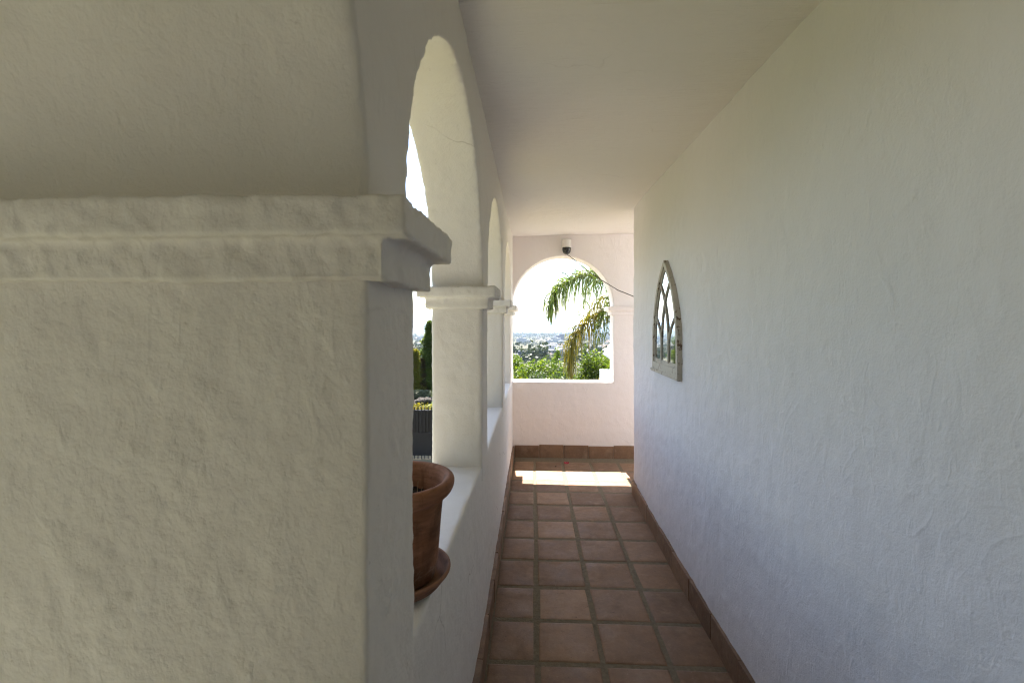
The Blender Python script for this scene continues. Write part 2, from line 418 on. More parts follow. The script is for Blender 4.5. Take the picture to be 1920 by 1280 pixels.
# ---- house wall on the right
ho = empty('house', (2.5, 1.0, 0)); HO = (2.5, 1.0, 0)
tag(ho, 'trowelled white plaster house wall on the right of the gallery, carrying the gothic mirror', 'house')
bm = bmesh.new()
prism(bm, [(.90, -1.5), (.905, 3.0), (.915, 3.7), (.932, 4.33), (5.6, 4.33), (5.6, -1.5)], -.04, 2.66, 'z')
plasterise(obj('wall', bm, M['plaster_wall'], ho, off=HO), .018, 3, .014, .009, 0)
bm = bmesh.new()
box(bm, -7.0, -1.37, -6.0, -1.0, -4.0, 2.70); box(bm, -6.99, -1.38, -5.9, -1.3, 2.87, 5.6)  # unseen block, added to keep sky light off the near pillars
obj('added_sky_blocker', bm, M['blocker_cream'], ho, off=HO)
bm = bmesh.new()
box(bm, -7.4, -.62, -6.2, .35, 2.72, 2.86); box(bm, -2.6, -.62, .351, 2.15, 2.721, 2.859)  # unseen roof and canopy, added to dim the near pillars
obj('added_blocker_canopy', bm, M['roof_tile'], ho, off=HO)
bm = bmesh.new()
box(bm, -1.35, .92, -1.12, -.90, -.04, 2.66)          # rear end of the gallery
obj('rear_wall', bm, M['plaster'], ho, off=HO)
bm = bmesh.new()
box(bm, -.470, 5.8, -1.5, 5.66, -4.0, -.055); box(bm, -1.34, -.46, .62, .845, -4.0, -.03)
obj('base_wall', bm, M['whitewall'], ho, off=HO)
skirting('skirting', [(.9, -.85), (.903, 3.0), (.913, 3.7), (.930, 4.325)], ho, HO, flip=1)
skirting('skirting', [(.932, 4.332), (5.5, 4.332)], ho, HO, flip=1)

# ---- ceiling
def lerp(a, b_, t): return a + (b_-a)*t
def ceil_z(x, y):
    ys = [-4, 2.2, 4.2, 5.42]; lf = [2.61, 2.60, 2.562, 2.575]; rt = [2.60, 2.60, 2.635, 2.60]
    y = max(-4, min(5.42, y)); t = max(0, min(1, (x+.235)/1.17))
    return lerp(np.interp(y, ys, lf), np.interp(y, ys, rt), t)
NX, NY = 80, 150
CX0, CX1, CY0 = -.60, 1.98, -1.5  # right edge cut short so sun reaches the added terrace
xs = np.linspace(CX0, CX1, NX); ys = np.linspace(CY0, 6.0, NY)
V = []; F = []
for j, y in enumerate(ys):
    for i, x in enumerate(xs):
        V.append((x, y, ceil_z(x, y) + .008*(mnoise.noise((x*1.3, y*1.3, 3.1)))))
for j in range(NY-1):
    for i in range(NX-1):
        a = j*NX+i; F.append((a, a+NX, a+NX+1, a+1))
base = len(V)
V += [(CX0, CY0, 2.88), (CX1, CY0, 2.88), (CX1, 6.0, 2.88), (CX0, 6.0, 2.88)]
F.append((base, base+1, base+2, base+3))
bm = bmesh.new(); vv = [bm.verts.new(p) for p in V]
for f in F: bm.faces.new([vv[i] for i in f])
ring = [0*NX+i for i in range(NX)], [j*NX+NX-1 for j in range(NY)], [(NY-1)*NX+i for i in range(NX-1, -1, -1)], [j*NX for j in range(NY-1, -1, -1)]
for k, rg in enumerate(ring):
    bm.faces.new([vv[i] for i in rg] + [vv[base+(k+1) % 4], vv[base+k]])
ce = obj('ceiling', bm, M['plaster_ceil'])
for p in ce.data.polygons: p.use_smooth = len(p.vertices) == 4 and p.index < len(F)-1
tag(ce, kind='structure')
# cove fillet where the ceiling meets the arcade
# ---- floor: grout bed + tiles
bm = bmesh.new()
box(bm, -.26, 5.5, -.95, 5.45, -.05, -.0032)
fl = obj('floor', bm, M['grout']); tag(fl, kind='structure')
P = .309
V = []; F = []; T = []
gx = [.02 + P*k for k in range(-1, 18)]
gy = [2.165 + P*k for k in range(-10, 11)]
def add_tile(x0, x1, y0, y1, q):
    g = .0105
    x0 += g + q.uniform(-.003, .003); x1 -= g + q.uniform(-.003, .003); y0 += g + q.uniform(-.003, .003); y1 -= g + q.uniform(-.003, .003)
    if x1-x0 < .02 or y1-y0 < .02: return
    n = 9; b0 = len(V); z0 = q.uniform(-.0015, .0015); sx, sy = q.uniform(-.006, .006), q.uniform(-.006, .006); tone = q.random()
    us = [0, .012, .045, .25, .5, .75, .955, .988, 1]
    hs = [-.010, -.0032, -.0006, 0, .0004, 0, -.0006, -.0032, -.010]
    sd = q.uniform(0, 100)
    for j in range(n):
        for i in range(n):
            x = x0 + (x1-x0)*us[i]; y = y0 + (y1-y0)*us[j]
            w = mnoise.noise((x*22, y*22, sd)); w2 = mnoise.noise((x*22, y*22, sd+9))
            ex = 1 if i in (0, 1, 7, 8) else 0; ey = 1 if j in (0, 1, 7, 8) else 0
            z = z0 + min(hs[i], hs[j]) + (x-(x0+x1)/2)*sx + (y-(y0+y1)/2)*sy + .0006*mnoise.noise((x*9, y*9, sd))
            V.append((x + .0028*w*ex, y + .0028*w2*ey, z)); T.append(tone)
    for j in range(n-1):
        for i in range(n-1):
            a = b0 + j*n + i; F.append((a, a+1, a+n+1, a+n))
q = random.Random(5)
for i in range(len(gx)-1):
    for j in range(len(gy)-1):
        x0, x1, y0, y1 = gx[i], gx[i+1], gy[j], gy[j+1]
        if x0 > .9 and y1 < 4.2: continue
        x0 = max(x0, -.222); y1 = min(y1, YE)
        add_tile(x0, x1, y0, y1, q)
ft = npmesh('floor_tiles', V, F, M['tile'], smooth=True)
at = ft.data.attributes.new('tone', 'FLOAT', 'POINT'); at.data.foreach_set('value', np.array(T, dtype=np.float32))
tag(ft, kind='structure')

# ------------------------------------------------------------------ flower pot and saucer
PX, PY, PZ = -.355, 1.19, SILL+.003
po = empty('flower_pot', (PX, PY, PZ+.022)); OFF = (PX, PY, PZ+.022)
tag(po, 'brown terracotta flower pot with thick rolled rim, standing on the parapet behind the near pillar', 'flower pot')
bm = bmesh.new()
z0 = PZ+.022
prof = [(.085, z0), (.100, z0+.001), (.104, z0+.012), (.109, z0+.06), (.1145, z0+.12), (.1185, z0+.17), (.121, z0+.197), (.1225, z0+.203), (.130, z0+.208), (.141, z0+.216), (.1475, z0+.226), (.150, z0+.236),
        (.149, z0+.246), (.144, z0+.253), (.136, z0+.256), (.128, z0+.253), (.122, z0+.246), (.118, z0+.235), (.113, z0+.20), (.109, z0+.15), (.10, z0+.10), (.02, z0+.095)]
lathe(bm, prof, 72, PX, PY)
for v in bm.verts:
    d = .0022*mnoise.noise((v.co.x*14, v.co.y*14, v.co.z*9)); v.co.x += d; v.co.y += d*.6
pb = obj('pot_body', bm, M['pot'], po, True, OFF)
pb.modifiers.new('sub', 'SUBSURF').render_levels = 1
bm = bmesh.new()
NS = 26
prof = [(.001, z0+.19)] + [(.112*k/NS, z0+.19) for k in range(1, NS+1)]
lathe(bm, prof + [(.112, z0+.15)], 60, PX, PY)
for v in bm.verts:
    if v.co.z > z0+.18: v.co.z += .012*mnoise.noise((v.co.x*30, v.co.y*30, 1)) + .006*mnoise.noise((v.co.x*110, v.co.y*110, 4))
obj('soil', bm, M['soil'], po, True, OFF)
q = random.Random(9)
for k in range(9):
    bm = bmesh.new()
    a = q.uniform(0, 6.28); rr = q.uniform(.01, .10); p0 = Vector((PX+rr*math.cos(a), PY+rr*math.sin(a), z0+.185)); dv = Vector((q.uniform(-.03, .03), q.uniform(-.03, .03), q.uniform(.02, .07)))
    tube(bm, [p0, p0+dv*.5+Vector((.004, 0, 0)), p0+dv], [.0012, .001, .0005], 5)
    obj('dry_stem', bm, M['stem'], po, False, OFF)

bm = bmesh.new()
prof = [(.02, PZ), (.108, PZ), (.118, PZ+.006), (.131, PZ+.026), (.139, PZ+.033), (.1415, PZ+.040), (.138, PZ+.045), (.132, PZ+.043), (.124, PZ+.030), (.114, PZ+.021), (.02, PZ+.020)]
lathe(bm, prof, 72, PX, PY)
sa = obj('saucer', bm, M['saucer'], None, True); sa.modifiers.new('sub', 'SUBSURF').render_levels = 1
tag(sa, 'round terracotta saucer under the flower pot, overhanging the inner edge of the parapet', 'saucer')

# ------------------------------------------------------------------ gothic wall mirror
mw = empty('wall_mirror', (.908, 3.15, 1.243)); MO = Vector((.908, 3.15, 1.243))
tag(mw, 'gothic pointed window frame mirror with peeling cream paint, hung on the right hand wall', 'mirror')
A, SPR, RO = .31, .17, .7165
cxo = RO - A                        # arc centres at +-cxo
def W(u, v, t): return (MO.x + .010 - t + u*.012, MO.y + u, MO.z + v)   # u along the corridor, t out from the wall
def outline(off):
    r = RO-off; a = A-off; pts = []
    hgt = math.sqrt(r*r - cxo*cxo); th = math.atan2(hgt, cxo)
    left = [(cxo - r*math.cos(th*k/22), SPR + r*math.sin(th*k/22)) for k in range(23)]
    right = [(-u, v) for u, v in left[-2::-1]]
    return left, right, a
def ring_frame(bm, o0, o1, t0, t1, vb0, vb1):
    l0, r0, a0 = outline(o0); l1, r1, a1 = outline(o1)
    p0 = [(-a0, vb0)] + l0 + r0 + [(a0, vb0)]; p1 = [(-a1, vb1)] + l1 + r1 + [(a1, vb1)]
    n = len(p0); grid = []
    for p, t in ((p0, t0), (p0, t1), (p1, t1), (p1, t0)):
        grid.append([bm.verts.new(W(u, v, t)) for u, v in p])
    for k in range(4):
        a_, b_ = grid[k], grid[(k+1) % 4]
        for i in range(n):
            bm.faces.new((a_[i], a_[(i+1) % n], b_[(i+1) % n], b_[i]))
bm = bmesh.new()
ring_frame(bm, 0, .036, 0, .042, 0, .060)
ring_frame(bm, .034, .054, .004, .033, .056, .084)      # stepped inner moulding
bmesh.ops.recalc_face_normals(bm, faces=bm.faces)
bmesh.ops.bevel(bm, geom=[e for e in bm.edges if len(e.link_faces) == 2 and e.calc_face_angle(0) > .6], offset=.003, segments=2, affect='EDGES')
obj('frame', bm, M['frame'], mw, off=MO)
bm = bmesh.new()
box(bm, MO.x-.040, MO.x+.012, MO.y-A-.006, MO.y+A+.006, MO.z-.012, MO.z+.010)
bmesh.ops.bevel(bm, geom=list(bm.edges), offset=.004, segments=2, affect='EDGES')
obj('bottom_ledge', bm, M['frame'], mw, off=MO)
l1, r1, a1 = outline(.05)
bm = bmesh.new()
pp = [(-a1, .07)] + l1 + r1 + [(a1, .07)]
prism_pts = [bm.verts.new(W(u, v, .0285)) for u, v in pp]; back = [bm.verts.new(W(u, v, .022)) for u, v in pp]
f1 = bm.faces.new(prism_pts); f2 = bm.faces.new(back[::-1])
for i in range(len(pp)): bm.faces.new((prism_pts[i], back[i], back[(i+1) % len(pp)], prism_pts[(i+1) % len(pp)]))
obj('mirror_glass', bm, M['mirror'], mw, off=MO)
RI = RO - .05; AI = A - .05
def bar(pts, parent, w=.011, t0=.012, t1=.030):
    bm = bmesh.new(); n = len(pts); rows = []
    for i, (u, v) in enumerate(pts):
        a_ = pts[max(0, i-1)]; b_ = pts[min(n-1, i+1)]; du, dv = b_[0]-a_[0], b_[1]-a_[1]; l = math.hypot(du, dv); nu, nv = -dv/l, du/l
        rows.append([bm.verts.new(W(u+nu*s*w, v+nv*s*w, t)) for s, t in ((-.9, t0), (-.9, t1-.006), (-.35, t1), (.35, t1), (.9, t1-.006), (.9, t0))])
    for a_, b_ in zip(rows, rows[1:]):
        for k in range(6): bm.faces.new((a_[k], a_[(k+1) % 6], b_[(k+1) % 6], b_[k]))
    bm.faces.new(rows[0]); bm.faces.new(rows[-1][::-1])
    obj('glazing_bar', bm, M['frame'], parent, off=MO)
def inner_hw(v): return math.sqrt(RI*RI - max(0, v-SPR)**2) - cxo
for sgn in (1, -1):
    for k, (u0, v0, v2, kk) in enumerate(((AI/3, .185, .380, .10), (-AI/3, .165, .600, .27))):
        p0, p1, p2 = (u0, v0), (u0, v0+kk), (inner_hw(v2)+.008, v2)
        pts = [(sgn*u0, .076), (sgn*u0, .12)] if k else []
        for i in range(25):
            t = i/24
            pts.append((sgn*((1-t)**2*p0[0]+2*t*(1-t)*p1[0]+t*t*p2[0]), (1-t)**2*p0[1]+2*t*(1-t)*p1[1]+t*t*p2[1]))
        bar(pts, mw, .0085, .0275 + .0003*k, .0375 + .0007*k + .0004*sgn)

# ------------------------------------------------------------------ security camera + cable
CX = .39
sc_ = empty('security_camera', (CX, YE, 2.44)); CO = (CX, YE, 2.44)
tag(sc_, 'small dome security camera, white housing and black dome, above the far arch', 'camera')
bm = bmesh.new(); box(bm, CX-.058, CX+.058, YE-.014, YE+.006, 2.435, 2.555); bmesh.ops.bevel(bm, geom=list(bm.edges), offset=.004, segments=2, affect='EDGES')
obj('wall_plate', bm, M['cam_white'], sc_, off=CO)
bm = bmesh.new(); lathe(bm, [(.02, 2.525), (.045, 2.525), (.052, 2.518), (.053, 2.45), (.056, 2.446), (.056, 2.436), (.02, 2.436)], 40, CX, YE-.062)
box(bm, CX-.03, CX+.03, YE-.06, YE-.01, 2.46, 2.515)
obj('housing', bm, M['cam_white'], sc_, off=CO)
bm = bmesh.new(); lathe(bm, [(.049, 2.437), (.050, 2.425), (.049, 2.405), (.044, 2.385), (.034, 2.368), (.020, 2.358), (.004, 2.355)], 40, CX, YE-.062)
obj('dome', bm, M['cam_dark'], sc_, True, CO)
f_, th_ = 867., R(2.576)
def ray(px, py):
    X = (px-960)/f_; U = (600-py)/f_
    return Vector((X*math.cos(th_)-math.sin(th_), X*math.sin(th_)+math.cos(th_), U))
def at(px, py, d):                 # a spot in the garden at distance d down the corridor axis
    r_ = ray(px, py); return Vector((0, 0, 1.6)) + r_*(d/r_.y)
bm = bmesh.new()
key = [(1064, 478, 5.36), (1069, 481, 5.33), (1080.6, 490, 5.28), (1099, 506, 5.2), (1129, 526, 5.0), (1159, 544, 4.75), (1190, 556.5, 4.44), (1199, 559, 4.36)]
cpts = [at(*k) for k in key]
tube(bm, cpts, .0042, 8)
tag(obj('cable', bm, M['cable'], None, True), 'thin dark cable hanging from the dome camera across the arch to the wall corner', 'cable')

# ------------------------------------------------------------------ fallen petals and leaf on the floor
def petal(name, x, y, s, m, label, cat, seed):
    q = random.Random(seed); bm = bmesh.new()
    for k in range(3):
        a0 = q.uniform(0, 6.28); grid = []
        for i in range(6):
            row = []
            for j in range(5):
                u = i/5; w = (j/4-.5)*math.sin(math.pi*min(1, u*.9+.1))*.9
                lx, ly, lz = u*s, w*s, s*(.55*u*u*(.6+.4*k/2) + .35*w*w + .03)
                row.append(bm.verts.new((x + lx*math.cos(a0)-ly*math.sin(a0), y + lx*math.sin(a0)+ly*math.cos(a0), .001+lz)))
            grid.append(row)
        for i in range(5):
            for j in range(4): bm.faces.new((grid[i][j], grid[i+1][j], grid[i+1][j+1], grid[i][j+1]))
    o = obj(name, bm, m, None, True); s_ = o.modifiers.new('thick', 'SOLIDIFY'); s_.thickness = .0012
    tag(o, label, cat); return o
petal('fallen_flower', .375, 5.17, .036, M['petal'], 'small crimson bougainvillea flower fallen on the tiles by the far wall', 'flower', 4)
petal('dry_leaf', .245, 5.06, .016, M['dryleaf'], 'tiny dark dry leaf on the tiles just short of the crimson flower', 'leaf', 8)

# ------------------------------------------------------------------ terrain
def sm(t, a, b_):
    t = np.clip((t-a)/(b_-a), 0, 1); return t*t*(3-2*t)
RB = [0, 19, 30, 60, 100, 300, 700, 1500, 3000, 3900, 4300, 30000]
ZB = [-3.57, -3.57, -4.3, -7.2, -9.8, -25, -44, -73, -104, -119, -126, -126]
def ground(x, y):
    r = math.hypot(x, y); z = float(np.interp(r, RB, ZB))
    if y > 15 and y < 45:
        z += 1.35*float(sm(y, 18.2, 23.5)*(1-sm(y, 28, 42))*(1-sm(x, -3.6, -2.2)))
    if r > 60:
        z += min(r*.004, 6)*mnoise.noise((x/(60+r*.12), y/(60+r*.12), 1.7))
    if r > 3300 and y > 0:
        az = x/y; k = float(1-sm(az, -.17, -.06))
        z += k*float(math.exp(-((r-4600)/700)**2))*(32 + 9*mnoise.noise((az*30, 0, 5)))
        z += k*float(math.exp(-((r-8200)/900)**2))*(34 + 22*mnoise.noise((az*9, 3, 8)))
    return z
NA, NR = 288, 120
rs = [0] + list(np.geomspace(4, 19500, NR))
V = [(0, 0, -3.57)]; bare = [0.]; near = [1.]; lawn = [1.]
for r in rs[1:]:
    for k in range(NA):
        a = 2*math.pi*k/NA; x, y = r*math.sin(a), r*math.cos(a)
        V.append((x, y, ground(x, y)))
        b0 = 0.
        if y > 0:
            az = x/y
            b0 = float(np.clip(1.4 - abs(az+.018+ (r-420)/20000)/.022 - abs(r-430)/260, 0, 1))
            b0 = max(b0, float(np.clip(mnoise.noise((x/120, y/120, 9))*2.2-.4, 0, .8)) if 350 < r < 3000 else 0)
        bare.append(b0); near.append(float(1-sm(r, 30, 90))); lawn.append(float(1-sm(r, 14, 17)))
F = [(0, 1+(k+1) % NA, 1+k) for k in range(NA)]
tri = F; Q = []
for i in range(NR-1):
    for k in range(NA):
        a = 1+i*NA; Q.append((a+k, a+(k+1) % NA, a+NA+(k+1) % NA, a+NA+k))
me = bpy.data.meshes.new('ground'); me.from_pydata(V, [], [t[::-1] for t in tri] + [q_[::-1] for q_ in Q]); me.materials.append(M['terrain'])
for p in me.polygons: p.use_smooth = True
g = link(bpy.data.objects.new('ground', me)); tag(g, kind='structure')
me.flip_normals()
for nm, arr in (('bare', bare), ('near', near), ('lawn', lawn)):
    a_ = me.attributes.new(nm, 'FLOAT', 'POINT'); a_.data.foreach_set('value', np.array(arr, dtype=np.float32))
bm = bmesh.new()
ringv = [[bm.verts.new((r*math.sin(2*math.pi*k/96), r*math.cos(2*math.pi*k/96), -120)) for k in range(96)] for r in (3200, 6000, 10000, 19500)]
for a_, b_ in zip(ringv, ringv[1:]):
    for k in range(96): bm.faces.new((a_[k], a_[(k+1) % 96], b_[(k+1) % 96], b_[k]))
tag(obj('sea', bm, M['sea']), kind='structure')
bm = bmesh.new()
prism(bm, [(-8.2, 3.5), (-1.4, 3.5), (-1.4, 14), (-2.2, 18.0), (-7.6, 18.0), (-8.2, 14)], -3.62, -3.55, 'z')
tag(obj('driveway', bm, M['paving']), kind='structure')

# ------------------------------------------------------------------ foliage
def leaves(pts, size, q, aspect=.45, up=.35, droop=0.0, jit=.5):
    """one folded rhombic leaf per point"""
    n = len(pts); pts = np.asarray(pts)
    d = q.normal(size=(n, 3)); d[:, 2] = d[:, 2]*.6 + up; d /= np.linalg.norm(d, axis=1)[:, None]
    s = np.cross(d, q.normal(size=(n, 3))); s /= np.linalg.norm(s, axis=1)[:, None]
    nn = np.cross(d, s)
    l = (size*(1-jit/2 + jit*q.random(n)))[:, None]
    a = pts; c_ = pts + d*l - np.array((0, 0, 1))*l*droop; m_ = pts + d*l*.5
    b1 = m_ + s*l*aspect*.5 + nn*l*.08; b2 = m_ - s*l*aspect*.5 + nn*l*.08
    V = np.stack([a, b1, c_, b2], axis=1).reshape(-1, 3)
    i = np.arange(n)[:, None]*4
    F = np.concatenate([np.concatenate([i, i+1, i+2], 1), np.concatenate([i, i+2, i+3], 1)])
    return V, F
def blob_points(n, blobs, q):
    """points through clumps: blobs = (centre, radii)"""
    w = np.array([b_[1][0]*b_[1][1]*b_[1][2] for b_ in blobs])**.8; w /= w.sum()
    idx = q.choice(len(blobs), n, p=w); d = q.normal(size=(n, 3)); d /= np.linalg.norm(d, axis=1)[:, None]
    r = q.random(n)**.42
    C = np.array([b_[0] for b_ in blobs])[idx]; RR = np.array([b_[1] for b_ in blobs])[idx]
    return C + d*RR*r[:, None]
def crown_blobs(c, rad, n, q, small=.34):
    bl = []
    for k in range(n):
        d = q.normal(size=3); d /= np.linalg.norm(d); d[2] = abs(d[2])*1.0 if q.random() < .75 else d[2]
        p = np.array(c) + d*np.array(rad)*q.uniform(.45, .92); s = small*q.uniform(.6, 1.25)
        bl.append((p, np.array((rad[0]*s, rad[0]*s, rad[2]*s*.85))))
    bl.append((np.array(c), np.array(rad)*.62))
    return bl
def tree(name, label, cat, base, c, rad, m, n, size, nb=26, shoots=(), group=None, seed=1, small=.34, aspect=.5):
    q = np.random.default_rng(seed); c = np.array(c, float)
    root = empty(name, base); tag(root, label, cat, group); off = np.array(base)
    bl = crown_blobs(c, rad, nb, q, small)
    for (p, h, w) in shoots:
        for k in range(7): bl.append((np.array(p)+np.array((q.uniform(-.4, .4)*w, q.uniform(-.4, .4)*w, -h+h*k/6)), np.array((w*(1.05-.13*k), w*(1.05-.13*k), h/6))))
    V, F = leaves(blob_points(n, bl, q)-off, size, q, aspect)
    npmesh('crown', V, F, m, root)
    bm = bmesh.new(); b3 = Vector(base)
    tip = Vector(c) - Vector((0, 0, rad[2]*.2))
    tube(bm, [b3, b3.lerp(tip, .5)+Vector((.05, .03, 0)), tip], [.10, .08, .05], 8)
    for k in range(7):
        p = Vector(bl[k][0]); tube(bm, [b3.lerp(tip, .55+.05*k), b3.lerp(tip, .7+.04*k).lerp(p, .5)+Vector((0, 0, -.1)), p], [.045, .03, .012], 6)
    obj('trunk', bm, M['bark'], root, False, base)
    return root
gz = -3.57
G1 = 'garden trees below the far arch'
p = at(962, 690, 16)
tree('garden_tree', 'olive green leafy tree rising behind the left edge of the far arch', 'tree', (p.x-.2, 16, gz), (p.x-.15, 16, -.55), (1.0, 1.0, 1.35), M['leaf'], 16000, .085, 30, group=G1, seed=3)
p = at(1020, 690, 13)
tree('garden_tree', 'broad bright green tree filling the middle of the far arch view', 'tree', (p.x, 13, gz), (p.x, 13, -.95), (1.35, 1.1, 1.30), M['leaf'], 26000, .075, 46, group=G1, seed=4)
p = at(1042, 656, 14.2)
tree('sapling_tree', 'narrow upright green sapling behind the yellow palm frond', 'tree', (p.x+.1, 14.2, gz), (p.x+.1, 14.2, -.7), (.55, .5, .9), M['leaf'], 9000, .075, 16, [((p.x, 14.2, p.z-.05), 1.1, .22)], G1, 5)
p = at(1118, 662, 11.6)
tree('garden_tree', 'bushy green tree with a tall leafy shoot, right of the hanging palm frond', 'tree', (p.x, 11.6, gz), (p.x+.02, 11.6, -.45), (.72, .75, 1.22), M['leaf'], 22000, .07, 40, [((at(1098, 645, 11.6).x, 11.6, at(1098, 648, 11.6).z), .8, .14)], G1, 6, .36)
p = at(1075, 702, 10.2)
tree('shrub', 'low dark green shrub along the bottom of the far arch, under the palm frond', 'shrub', (p.x, 10.2, gz), (p.x, 10.2, -.70), (.85, .6, 1.15), M['leaf_dark'], 17000, .06, 34, group='garden shrubs', seed=7)
p = at(985, 702, 10.6)
tree('shrub', 'low grey green shrub at bottom left of the far arch, behind the yellow shrub', 'shrub', (p.x, 10.6, gz), (p.x, 10.6, -.85), (.75, .6, 1.25), M['leaf_dark'], 14000, .06, 30, group='garden shrubs', seed=8)
p = at(978, 703, 8.4)
tree('flowering_shrub', 'small golden yellow shrub peeping over the far sill at its left end', 'shrub', (p.x, 8.4, gz), (p.x, 8.4, -.16), (.22, .22, .74), M['leaf_yellow'], 5000, .04, 18, group='yellow shrubs', seed=9)
p = at(1127, 690, 9.2)
tree('flowering_shrub', 'yellow leaved shrub beside the white masonry post below the far arch', 'shrub', (p.x, 9.2, gz), (p.x, 9.2, -.18), (.20, .22, .82), M['leaf_yellow'], 5000, .045, 18, group='yellow shrubs', seed=10)

# ------------------------------------------------------------------ palm
pc = at(1178, 556, 9.4)
pa = empty('palm_tree', (pc.x, 9.4, gz)); tag(pa, 'feather palm with drooping fronds, one of them yellowing, outside the far arch', 'palm tree')
PO = Vector((pc.x, 9.4, gz))
bm = bmesh.new(); hh = pc.z - gz
tpts = [PO + Vector((.05*math.sin(k*.4), 0, hh*k/16)) for k in range(17)]
tube(bm, tpts, [.16-.03*k/16 + (.006 if k % 2 else 0) for k in range(17)], 14)
obj('trunk', bm, M['bark'], pa, False, PO)
def frond(ctrl, m, q, ll=.5, nl=46, spread=.5, rr=.016, start=.12):
    """rachis through the control points; leaflets hang from it"""
    ctrl = [Vector(c_) for c_ in ctrl]; pts = []
    n = len(ctrl)
    for i in range(n-1):
        p0, p1, p2, p3 = ctrl[max(0, i-1)], ctrl[i], ctrl[i+1], ctrl[min(n-1, i+2)]
        for k in range(10):
            t = k/10
            pts.append(.5*((2*p1) + (p2-p0)*t + (2*p0-5*p1+4*p2-p3)*t*t + (3*p1-p0-3*p2+p3)*t**3))
    pts.append(ctrl[-1])
    V = []; F = []
    m_ = len(pts)
    for k in range(nl*2):
        s = start + (1-start)*(k//2 + q.random()*.8)/nl; s = min(s, .998)
        x = s*(m_-1); i = int(x); fr = x-i; p = pts[i].lerp(pts[min(i+1, m_-1)], fr); t = (pts[min(i+1, m_-1)]-pts[i]).normalized()
        side = t.cross(Vector((0, 0, 1)))
        if side.length < .2: side = Vector((q.normal(), q.normal(), 0))
        side.normalize(); side *= (1 if k % 2 else -1)
        l = ll*(.55 + .6*math.sin(math.pi*min(1, s*.85+.15)))*q.uniform(.75, 1.15)
        d = (side*spread*q.uniform(.4, 1.3) + t*q.uniform(.15, .6) + Vector((q.normal()*.15, q.normal()*.15, q.uniform(-.25, .45)))).normalized()
        w = .0098*q.uniform(.8, 1.4); cur = p.copy(); wv = t.cross(d).normalized() if t.cross(d).length > .05 else Vector((1, 0, 0))
        wv = (wv + Vector((q.normal(), q.normal(), q.normal()))*.5).normalized()
        b0 = len(V); sg = 6
        for j in range(sg+1):
            ww = w*(1 - (j/sg)**2*.9)*(.6 if j == 0 else 1)
            V.append(tuple(cur - wv*ww - PO)); V.append(tuple(cur + wv*ww - PO))
            cur = cur + d*(l/sg); d = (d + Vector((q.normal()*.05, q.normal()*.05, -1.3))*(1 if j else .5)).normalized()
        for j in range(sg):
            a_ = b0+2*j; F.append((a_, a_+1, a_+3, a_+2))
    fo = npmesh('frond', V, F, m, pa)
    bm = bmesh.new(); tube(bm, pts, [rr*(1-.85*i/(m_-1)) for i in range(m_)], 6)
    obj('rachis', bm, M['rachis'], fo, False, PO)
    return fo
q = np.random.default_rng(21)
C0 = pc
frond([C0, at(1150, 532, 9.3), at(1118, 519, 9.1), at(1088, 519, 8.9), at(1060, 531, 8.7), at(1042, 550, 8.55), at(1032, 575, 8.5)], M['palm'], q, .68, 190, .3)
frond([C0, at(1152, 522, 9.8), at(1130, 508, 10.0), at(1108, 503, 10.3)], M['palm'], q, .40, 40, .6)
frond([C0, at(1150, 574, 9.2), at(1125, 588, 9.0), at(1098, 606, 8.8), at(1078, 632, 8.7), at(1069, 662, 8.65), at(1070, 690, 8.65)], M['palm_yellow'], q, .56, 180, .3)
frond([C0, at(1158, 562, 9.0), at(1140, 577, 8.75), at(1128, 602, 8.6), at(1122, 632, 8.5)], M['palm'], q, .42, 50, .4)
frond([C0, at(1160, 548, 9.1), at(1146, 566, 8.9), at(1140, 596, 8.7), at(1141, 628, 8.6)], M['palm'], q, .40, 46, .4)
frond([C0, at(1150, 556, 9.9), at(1126, 562, 10.2), at(1108, 584, 10.4), at(1098, 612, 10.5)], M['palm_yellow'], q, .42, 55, .4)
for k in range(8):
    a_ = R(-80 + 32*k); ln = 1.7; dv = Vector((math.cos(a_), math.sin(a_)*.9+.3, 0)); e0 = .75
    frond([C0, C0+dv*.5+Vector((0, 0, .45)), C0+dv*1.1+Vector((0, 0, .6)), C0+dv*1.6+Vector((0, 0, .25)), C0+dv*1.9+Vector((0, 0, -.4))], M['palm'], q, .5, 44, .4)

# ------------------------------------------------------------------ white post and shade sail right of the arch
p = at(1131, 697, 8.6)
bm = bmesh.new(); box(bm, p.x, p.x+.55, 8.6, 9.1, gz, p.z)
plast = obj('masonry_post', bm, M['whitewall']); bv = plast.modifiers.new('bevel', 'BEVEL'); bv.width = .012; bv.segments = 2
tag(plast, 'white rendered masonry post at the bottom right corner of the far arch', 'post')
a0, a1_, a2_ = at(1130, 664, 10.5), at(1172, 602, 11.4), at(1178, 694, 10.0)
sl = empty('shade_sail', (a1_.x+.3, 11.4, gz)); SO = Vector((a1_.x+.3, 11.4, gz))
tag(sl, 'pointed white canvas shade sail showing beside the right jamb of the far arch', 'shade sail')
bm = bmesh.new(); n = 10; grid = {}
for i in range(n+1):
    for j in range(n+1-i):
        u, v = i/n, j/n; w = 1-u-v; pp_ = a0*w + a1_*u + a2_*v + Vector((.0, .12, -.05))*(u*v+v*w+u*w)
        grid[i, j] = bm.verts.new(pp_)
for i in range(n):
    for j in range(n-i):
        bm.faces.new((grid[i, j], grid[i+1, j], grid[i, j+1]))
        if j < n-i-1: bm.faces.new((grid[i+1, j], grid[i+1, j+1], grid[i, j+1]))
s_ = obj('canvas', bm, M['sail'], sl, True, SO); so = s_.modifiers.new('thick', 'SOLIDIFY'); so.thickness = .008
bm = bmesh.new(); tube(bm, [SO, Vector((SO.x, SO.y, a1_.z+.05))], .04, 10); obj('mast', bm, M['steel'], sl, False, SO)

